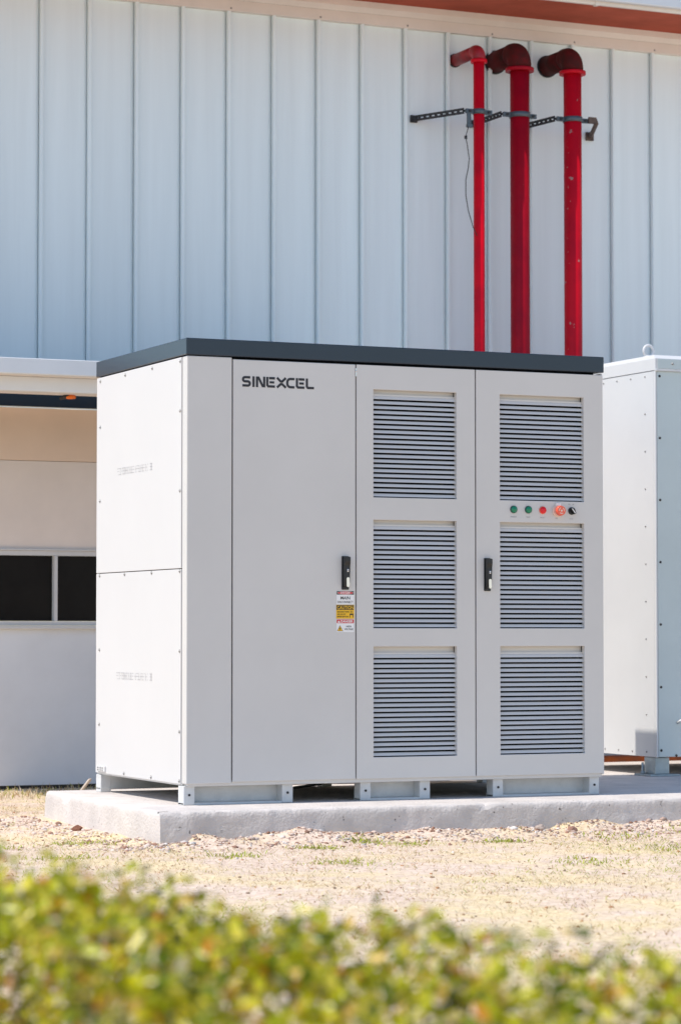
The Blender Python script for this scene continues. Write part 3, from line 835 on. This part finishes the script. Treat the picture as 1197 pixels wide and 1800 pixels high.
# feet -----------------------------------------------------------
def foot(x0, x1, front=True):
    s = 1 if front else -1
    yf = 0.030 if front else D - 0.002       # outer face of the posts
    yb = yf + s * 0.075
    Y = lambda a, b: (min(a, b), max(a, b))
    pw = 0.056
    base = C('foot', boxes((x0, x1, *Y(yf + s * .004, yb), 0.0 if front else 0.016, 0.010 if front else 0.022), bevel=0.001), 'paint_foot')
    for xa, xb in ((x0, x0 + pw), (x1 - pw, x1)):
        o = obj('post', boxes((xa, xb, *Y(yf, yf + s * 0.073), 0.0005, 0.0895), bevel=0.003), 'paint_foot', base)
        bm = bmesh.new(); cyl(bm, ((xa + xb) / 2, yf + s * .001, 0.048), ((xa + xb) / 2, yf - s * .004, 0.048), 0.006, n=8); obj('bolt', bm, 'blackiron', base)
    obj('web', boxes((x0 + pw + .0005, x1 - pw - .0005, *Y(yb - s * .007, yb - s * .001), 0.0105 if front else 0.0222, 0.0895)), 'paint_foot', base)
    return base
for fr in (True, False):
    for xa, xb in ((-0.001, 0.556), (0.909, 1.283), (1.628, 2.226)):
        foot(xa, xb, fr)
# cables under the cabinet
for i, pts in enumerate(([(1.02, 1.1, 0.006), (1.10, 0.95, 0.03), (1.20, 0.9, 0.075), (1.26, 0.92, 0.092)],
                         [(1.15, 1.0, 0.094), (1.25, 0.92, 0.07), (1.36, 0.86, 0.03), (1.42, 0.84, 0.004)],
                         [(0.70, 0.9, 0.03), (0.86, 0.95, 0.075), (1.05, 0.95, 0.068), (1.2, 0.93, 0.08), (1.32, 0.97, 0.094)])):
    bm = bmesh.new(); tube(bm, pts, 0.007, 8)
    o = obj('cable', bm, 'cable')
    tag(o, ('black cable rising beneath the grey cabinet between its left and middle feet', 'black cable dropping beside the middle foot of the grey cabinet', 'black cable slung level under the floor of the grey cabinet')[i], 'cable')

# ------------------------------------------------------------------ second cabinet
c2 = empty('white_cabinet', 'white and blue-grey steel cabinet with lifting eye, standing behind on the right', 'cabinet', loc=(0, 0, 0))
AX0, AX1, AY0, AY1, AZ0, AZ1 = 3.367, 5.6, 1.385, 2.67, 0.106, 2.30
obj('body', boxes((AX0 + 0.006, AX1 - 0.002, AY0 + 0.012, AY1, AZ0 + 0.004, AZ1 - 0.001)), 'cab2_white', c2)
sd = obj('side_panel', boxes((AX0, AX0 + 0.008, AY0 + 0.026, AY1 - 0.002, AZ0 + 0.002, AZ1 - 0.003), bevel=0.0015), 'cab2_white', c2)
obj('corner_post', boxes((AX0 - 0.001, AX0 + 0.010, AY0 + 0.001, AY0 + 0.0245, AZ0, AZ1 - 0.002), bevel=0.003), 'cab2_white', c2)
fp = obj('front_panel', boxes((AX0 + 0.0115, AX1 - 0.006, AY0, AY0 + 0.010, AZ0 + 0.003, AZ1 - 0.006), bevel=0.002), 'cab2_front', c2)
bm = bmesh.new()
for k in range(11): dome(bm, (AX0, 1.500, 2.271 - 0.2137 * k), (-1, 0, 0), 0.006, 0.006, 8)
for y in (1.66, 1.818, 1.975, 2.13, 2.29, 2.45, 2.61):
    for z in (2.271, 0.134): dome(bm, (AX0, y, z), (-1, 0, 0), 0.006, 0.006, 8)
o = obj('screws', bm, 'steel', sd); o['kind'] = 'stuff'
bm = bmesh.new()
for z in (2.266, 1.914, 1.562, 1.21, 0.857, 0.503, 0.146): dome(bm, (AX0 + 0.027, AY0, z), (0, -1, 0), 0.008, 0.007, 8)
for x in (3.492, 3.69, 3.89): dome(bm, (x, AY0, 0.116), (0, -1, 0), 0.008, 0.007, 8)
o = obj('screws', bm, 'blackiron', fp); o['kind'] = 'stuff'
bm = bmesh.new()    # roof: rim with a chamfered, raised top
rim = [(0.0, AZ1), (0.0, 2.366), (0.03, 2.388), (0.10, 2.392)]
rings = []
for o_, z in rim:
    rings.append([bm.verts.new(p) for p in ((AX0 - 0.003 + o_ * .25, AY0 - 0.006 + o_, z), (AX1 - o_, AY0 - 0.006 + o_, z), (AX1 - o_, AY1 + 0.006 - o_, z), (AX0 - 0.003 + o_ * .25, AY1 + 0.006 - o_, z))])
for a, b in zip(rings, rings[1:]):
    for i in range(4): bm.faces.new((a[i], a[(i+1) % 4], b[(i+1) % 4], b[i]))
bm.faces.new(rings[-1]); bm.faces.new(rings[0][::-1])
rf = obj('roof', bm, 'cab2_white', c2)
obj('roof_fascia', boxes((AX0 + 0.012, AX1 - .01, AY0 - 0.0095, AY0 - 0.0062, 2.309, 2.364), bevel=0.001), 'cab2_front', rf)
obj('drip_rail', boxes((AX0 - 0.002, AX1, AY0 - 0.012, AY0 + 0.008, 2.2945, 2.3065), bevel=0.002), 'cab2_white', c2)
bm = bmesh.new()
for x in (3.475, 3.70): dome(bm, (x, AY0 - 0.0095, 2.338), (0, -1, 0), 0.008, 0.007, 8)
obj('bolt', bm, 'steel', rf)
bm = bmesh.new()      # lifting eye
cx, cy, cz = 3.415, 1.54, 2.425
ring = [(cx + 0.0335 * math.cos(t), cy, cz + 0.0335 * math.sin(t)) for t in [2 * math.pi * i / 28 for i in range(28)]]
n = 10; vs = []
for i in range(28):
    t = 2 * math.pi * i / 28
    vs.append([bm.verts.new((cx + (0.031 + 0.0085 * math.cos(u)) * math.cos(t), cy + 0.0085 * math.sin(u), cz + (0.031 + 0.0085 * math.cos(u)) * math.sin(t))) for u in [2 * math.pi * k / n for k in range(n)]])
for i in range(28):
    for k in range(n):
        f = bm.faces.new((vs[i][k], vs[(i+1) % 28][k], vs[(i+1) % 28][(k+1) % n], vs[i][(k+1) % n])); f.smooth = True
cyl(bm, (cx, cy, 2.385), (cx, cy, 2.396), 0.026, n=16)
obj('lifting_eye', bm, 'cab2_white', c2)
for (fx, fy) in ((3.372, 1.414), (3.372, 2.50), (5.45, 1.414), (5.45, 2.50)):
    lg = obj('leg', boxes((fx, fx + 0.042 + .05, fy, fy + 0.125, 0.011, 0.1055), bevel=0.004), 'galv', c2)
    obj('base_plate', boxes((fx - 0.045, fx + 0.150, fy - 0.02, fy + 0.16, 0.0005, 0.0105), bevel=0.002), 'galv', lg)
    bm = bmesh.new(); cyl(bm, (fx - 0.025, fy + 0.10, 0.0), (fx - 0.025, fy + 0.10, 0.075), 0.007, n=10); cyl(bm, (fx - 0.025, fy + 0.10, 0.0106), (fx - 0.025, fy + 0.10, 0.026), 0.014, n=6)
    obj('anchor_bolt', bm, 'galv', lg)
bm = bmesh.new(); tube(bm, [(3.50, AY0 - 0.002, 0.300), (3.507, AY0 - 0.02, 0.312), (3.53, AY0 - 0.024, 0.318), (3.58, AY0 - 0.022, 0.318), (3.60, AY0 - 0.002, 0.315)], 0.008, 8)
obj('grab_handle', bm, 'cab2_white', c2)

# ------------------------------------------------------------------ loose stones and soil clods
def ico():
    bm = bmesh.new(); bmesh.ops.create_icosphere(bm, subdivisions=1, radius=1.0)
    v = np.array([x.co[:] for x in bm.verts]); f = np.array([[q.index for q in p.verts] for p in bm.faces]); bm.free(); return v, f
IV, IF = ico()
def in_pad(x, y): return x > PX0 - .005 and y > PY0 - .005 and (y < PYB + .01 or (x > PXM - .01 and y < PYB2))
VS, FS, CS = [], [], []
def add_stone(x, y, r, col):
    v = IV * (1 + rng.normal(0, 0.22, (len(IV), 1))) * r * np.array([rng.uniform(.8, 1.5), rng.uniform(.8, 1.3), rng.uniform(.45, .85)])
    a = rng.uniform(0, 6.28); c, s = math.cos(a), math.sin(a)
    v = v @ np.array([[c, s, 0], [-s, c, 0], [0, 0, 1]]) + np.array([x, y, ground_z(x, y) + r * 0.15])
    FS.append(IF + len(VS) * len(IV)); VS.append(v); CS.append(np.tile(col, (len(IV), 1)) * rng.uniform(.9, 1.1, (len(IV), 1)))
pal = np.array([(0.62, 0.49, 0.42), (0.66, 0.55, 0.48), (0.56, 0.43, 0.36), (0.68, 0.61, 0.56), (0.50, 0.36, 0.29), (0.36, 0.20, 0.14), (0.30, 0.17, 0.12)])
for _ in range(5000):
    u = rng.random()
    if u < 0.72:
        x = rng.uniform(PX0 - 0.3, 3.2); y = PY0 - 0.008 - abs(rng.normal(0, 0.17)) - (0.0)
    elif u < 0.9:
        y = rng.uniform(PY0 - 0.2, PYB + 0.1); x = PX0 - 0.01 - abs(rng.normal(0, 0.16))
    else:
        x = rng.uniform(-2, 3.5); y = rng.uniform(-4, 3.5)
    if in_pad(x, y): continue
    add_stone(x, y, min(0.015, 0.0025 * math.exp(abs(rng.normal(0, 0.66)))), pal[rng.integers(len(pal))] * rng.uniform(.85, 1.15))
for _ in range(480):      # dark crumbs and leaf bits scattered over the lawn
    d = rng.uniform(8, 15); l = rng.uniform(-.15, .15) * d
    x, y = np.array([-4.637, -12.107]) + np.array([0.4091, 0.9125]) * d + np.array([0.9125, -0.4091]) * l
    if in_pad(x, y): continue
    add_stone(x, y, rng.uniform(0.003, 0.0075), np.array([(0.30, 0.17, 0.09), (0.45, 0.22, 0.10), (0.22, 0.15, 0.10)][rng.integers(3)]))
g = obj('gravel', mesh_np('gravel', np.concatenate(VS), np.concatenate(FS), np.concatenate(CS)), 'stone')
tag(g, 'pinkish soil clods and small stones heaped along the concrete pad', 'gravel', kind='stuff')
def big_stone(x, y, r, col, label):
    global VS, FS, CS
    VS, FS, CS = [], [], []
    bm = bmesh.new(); bmesh.ops.create_icosphere(bm, subdivisions=2, radius=1.0)
    s = Vector((rng.uniform(1, 1.4), rng.uniform(.8, 1.1), rng.uniform(.7, .95)))
    for v in bm.verts:
        k = 1 + 0.35 * noise.noise(v.co * 1.7 + Vector((x * 9, y * 7, 0)))
        v.co = Vector((v.co.x * s.x, v.co.y * s.y, v.co.z * s.z)) * k * r
    me = bpy.data.meshes.new('stone'); bm.to_mesh(me); bm.free()
    m = mat('stone_paint', col, 0.9, var=0.3, vscale=60, bump=0.3, bscale=120, spec=0.2)
    o = obj('stone', me, m); o.location = (x, y, ground_z(x, y) + r * 0.35); tag(o, label, 'stone', 'loose stones by the pad')
STONES = [((-0.345, 0.55), 0.020, (0.24, 0.11, 0.07), 'dark red-brown stone against the sunlit left side of the concrete pad'),
          ((-0.31, 0.95), 0.016, (0.36, 0.22, 0.16), 'reddish stone near the back left corner of the concrete pad'),
          ((1.62, -0.47), 0.022, (0.50, 0.40, 0.34), 'pale clod on the soil below the right foot of the grey cabinet'),
          ((1.78, -0.50), 0.021, (0.36, 0.20, 0.15), 'brown stone beside the pale clod at the pad front'),
          ((-0.16, -0.50), 0.015, (0.56, 0.52, 0.48), 'pale chip of stone beside the front left corner of the pad')]
for (x, y), r, c, l in STONES: big_stone(x, y, r, c, l)

# ------------------------------------------------------------------ dry grass
def blades(name, n, sampler, colf, hl, wd, lean):
    P = sampler(n); n = len(P)
    z = np.array([ground_z(a, b) for a, b in P])
    h = rng.uniform(hl[0], hl[1], n); w_ = rng.uniform(wd[0], wd[1], n)
    az = rng.uniform(0, 2 * math.pi, n); tl = rng.uniform(lean[0], lean[1], n)     # lean from vertical
    d = np.stack([np.cos(az) * np.sin(tl), np.sin(az) * np.sin(tl), np.cos(tl)], 1)
    a2 = rng.uniform(0, 2 * math.pi, n)
    s = np.stack([np.cos(a2), np.sin(a2), np.zeros(n)], 1) * w_[:, None] / 2
    base = np.stack([P[:, 0], P[:, 1], z - 0.002], 1)
    midp = base + d * (h * 0.55)[:, None] + np.array([0, 0, 0.1]) * h[:, None]
    tip = base + d * h[:, None] * np.array([1.15, 1.15, 0.85])
    V = np.stack([base - s, base + s, midp + s * .8, midp - s * .8, tip + s * .12, tip - s * .12], 1).reshape(-1, 3)
    k = np.arange(n)[:, None] * 6
    F = np.concatenate([k + np.array([[0, 1, 2, 3]]), k + np.array([[3, 2, 4, 5]])])
    c = np.repeat(colf(P), 6, 0)
    return mesh_np(name, V, F, c)
CAM = np.array([-4.637, -12.107]); FW = np.array([0.4091, 0.9125]); RT = np.array([0.9125, -0.4091])
def view_sampler(d0, d1, power=1.0, side=0.16):
    def f(n):
        d = d0 + (d1 - d0) * rng.random(n) ** power
        l = rng.uniform(-side, side, n) * d
        P = CAM + FW * d[:, None] + RT * l[:, None]
        keep = np.array([not (in_pad(a, b) or b > YL - .03 or (in_pad(a, b + .1) and rng.random() < .75) or (in_pad(a, b + .28) and rng.random() < .45) or (in_pad(a + .15, b) and rng.random() < .6)) for a, b in P])
        # bare soil patches
        nz = np.array([noise.noise((a * 1.5, b * 1.5, 2.2)) for a, b in P])
        keep &= rng.random(n) < np.clip(0.75 + nz * 1.1, 0.12, 1)
        return P[keep]
    return f
straw = np.array([(0.77, 0.66, 0.42), (0.72, 0.57, 0.32), (0.82, 0.73, 0.54), (0.58, 0.42, 0.23), (0.80, 0.66, 0.52), (0.70, 0.58, 0.34)])
def straw_col(P):
    c = straw[rng.integers(0, len(straw), len(P))] * rng.uniform(.7, 1.08, (len(P), 1))
    nz = np.array([noise.noise((a * 1.1, b * 1.1, 9)) for a, b in P])
    gsel = rng.random(len(P)) < np.clip((nz - 0.02) * 1.0, 0.03, 0.45)
    nb = np.array([noise.noise((a * 4.5, b * 2.2, 21)) for a, b in P])
    bs = rng.random(len(P)) < np.clip((nb - 0.02) * 1.6, 0.03, 0.65)
    c[bs] = np.array([0.50, 0.31, 0.18]) * rng.uniform(.6, 1.3, (bs.sum(), 1))
    c[gsel] = np.array([0.36, 0.38, 0.07]) * rng.uniform(.7, 1.3, (gsel.sum(), 1))
    return c
g = obj('dry_grass', blades('dry_grass', 85000, view_sampler(7.0, 17.5, 0.8), straw_col, (0.010, 0.036), (0.002, 0.0045), (0.8, 1.5)), 'grass')
tag(g, 'short dry straw-coloured lawn with greenish patches between hedge and pad', 'grass', kind='stuff')
# green weeds: countless little tufts
tufts = [(-0.75, 1.2, .10), (-1.0, -0.2, .09), (-0.55, -0.1, .08), (0.75, -0.78, .10), (1.9, -0.75, .12), (2.35, -0.62, .08), (2.6, -0.9, .10), (1.25, -0.8, .06), (2.9, -0.7, .07), (1.75, -1.5, .14), (2.2, -1.35, .16), (0.3, -0.85, .06), (-0.2, -1.1, .08), (0.1, -1.6, .10), (1.0, -2.0, .10), (-0.9, -0.9, .1), (0.62, -0.62, .05), (2.05, -1.9, .12)]
def tuft_sampler(n):
    out = []
    for i in range(n):
        x, y, r = tufts[i % len(tufts)]
        out.append((x + rng.normal(0, r * .9), y + rng.normal(0, r * .8)))
    return np.array([p for p in out if not in_pad(*p)])
def green_col(P): return np.array([0.26, 0.31, 0.045]) * rng.uniform(.6, 1.5, (len(P), 1)) + rng.uniform(0, .16, (len(P), 1)) * np.array([1, .75, .1])
g = obj('weeds', blades('weeds', 3000, tuft_sampler, green_col, (0.010, 0.032), (0.003, 0.007), (0.4, 1.4)), 'grass')
tag(g, 'scattered tufts of green weeds in the dry lawn', 'weeds', kind='stuff')
# taller dead grass at the foot of the building
def wall_sampler(n):
    P = np.stack([rng.uniform(-1.5, 1.6, n), 3.55 + abs(rng.normal(0, .22, n)) * rng.choice([-1, 1], n)], 1); return P[P[:, 1] < YL - .02]
g = obj('wall_grass', blades('wall_grass', 2600, wall_sampler, straw_col, (0.02, 0.07), (0.003, 0.006), (0.2, 1.1)), 'grass')
tag(g, 'dead grass growing along the foot of the building wall', 'grass', kind='stuff')
bm = bmesh.new(); tube(bm, [(0.02, 1.75, -0.15), (0.06, 1.74, -0.04), (0.115, 1.72, 0.035), (0.125, 1.72, 0.042)], [0.007, 0.0065, 0.009, 0.003], 7)
s = obj('dry_stick', bm, 'straw_stick'); tag(s, 'pale dry stick poking up behind the back left corner of the pad', 'stick')

# ------------------------------------------------------------------ hedge in the foreground
hg = empty('hedge', 'low leafy green hedge out of focus across the foreground', 'hedge', loc=(-3.1, -8.7, -0.15))
hg.location = (0, 0, 0)
def cs(lat, d): return CAM + FW * d + RT * lat
# hedge frame: s along the hedge (left to right as seen), t across it towards the camera
HA = cs(-1.15, 4.45); HB = cs(1.35, 2.85)
HU = (HB - HA) / np.linalg.norm(HB - HA); HN = np.array([HU[1], -HU[0]])
if np.dot(HN, -FW) < 0: HN = -HN
HL = np.linalg.norm(HB - HA); HT = 1.0
def hedge_top(s, t):
    """height of the clipped but shaggy top"""
    z = 0.572 - 0.240 * s / HL
    z += 0.034 * noise.noise((s * 3.1, t * 3.0, 0.3)) + 0.034 * noise.noise((s * 9, t * 9, 5.3)) + 0.018 * noise.noise((s * 24, t * 24, 1.3))
    e = min(t, HT - t)
    if e < 0.12: z -= 0.10 * (1 - e / 0.12) ** 2
    return z
NL = 56000
s = rng.uniform(0, HL, NL); t = rng.uniform(-0.02, HT + 0.02, NL)
dep = np.abs(rng.normal(0, 0.06, NL)) + (rng.random(NL) < .25) * rng.uniform(0, .45, NL)
top = np.array([hedge_top(a, min(max(b, 0), HT)) for a, b in zip(s, t)])
hole = np.array([noise.noise((a * 13, b * 13, c * 9)) for a, b, c in zip(s, t, dep)])
gone = (hole > 0.03) & (dep < 0.12)
dep = np.where(gone, dep + 0.18, dep)
zz = np.maximum(top - dep + (rng.random(NL) < .03) * rng.uniform(0, .03, NL), -0.1)
ctr = np.stack([HA[0] + HU[0] * s + HN[0] * t, HA[1] + HU[1] * s + HN[1] * t, zz], 1)
nrm = rng.normal(0, 0.6, (NL, 3)) + np.array([-0.15, 0, 0.55]); nrm /= np.linalg.norm(nrm, axis=1)[:, None]
ax = np.cross(nrm, rng.normal(0, 1, (NL, 3))); ax /= np.linalg.norm(ax, axis=1)[:, None]
bx = np.cross(nrm, ax)
ln = rng.uniform(0.007, 0.0155, NL)[:, None]; wd = ln * rng.uniform(.38, .55, NL)[:, None]
fold = nrm * wd * 0.35
LV = np.stack([ctr - ax * ln, ctr - ax * ln * .25 + bx * wd + fold, ctr + ax * ln * .45 + bx * wd * .8 + fold, ctr + ax * ln, ctr + ax * ln * .45 - bx * wd * .8 + fold, ctr - ax * ln * .25 - bx * wd + fold], 1).reshape(-1, 3)
k = np.arange(NL)[:, None] * 6
LF = np.concatenate([k + np.array([[0, 1, 2, 3]]), k + np.array([[0, 3, 4, 5]])])
lp = np.array([(0.44, 0.45, 0.006), (0.60, 0.56, 0.008), (0.15, 0.21, 0.008), (0.76, 0.64, 0.06), (0.78, 0.52, 0.12), (0.62, 0.24, 0.02), (0.09, 0.10, 0.01), (0.86, 0.72, 0.48)])
pick = rng.choice(len(lp), NL, p=[.24, .19, .19, .13, .07, .05, .09, .04])
lc = lp[pick] * rng.uniform(.75, 1.25, (NL, 1))
fo = obj('foliage', mesh_np('foliage', LV, LF, np.repeat(lc, 6, 0)), 'leaf', hg); fo['kind'] = 'stuff'
bm = bmesh.new(); rr = random.Random(3)
for i in range(170):
    a = rr.uniform(0, HL); b = rr.uniform(.08, HT - .08)
    p = HA + HU * a + HN * b; q = p + np.array([rr.uniform(-.07, .07), rr.uniform(-.07, .07)])
    zt = hedge_top(a, b) - rr.uniform(.02, .07)
    tube(bm, [(p[0], p[1], -0.16), ((p[0]*.5 + q[0]*.5) + rr.uniform(-.02, .02), (p[1]+q[1]) / 2, zt * .5 - .05), (q[0], q[1], zt)], [0.007, 0.005, 0.002], 5)
st = obj('stems', bm, 'twig', hg); st['kind'] = 'stuff'
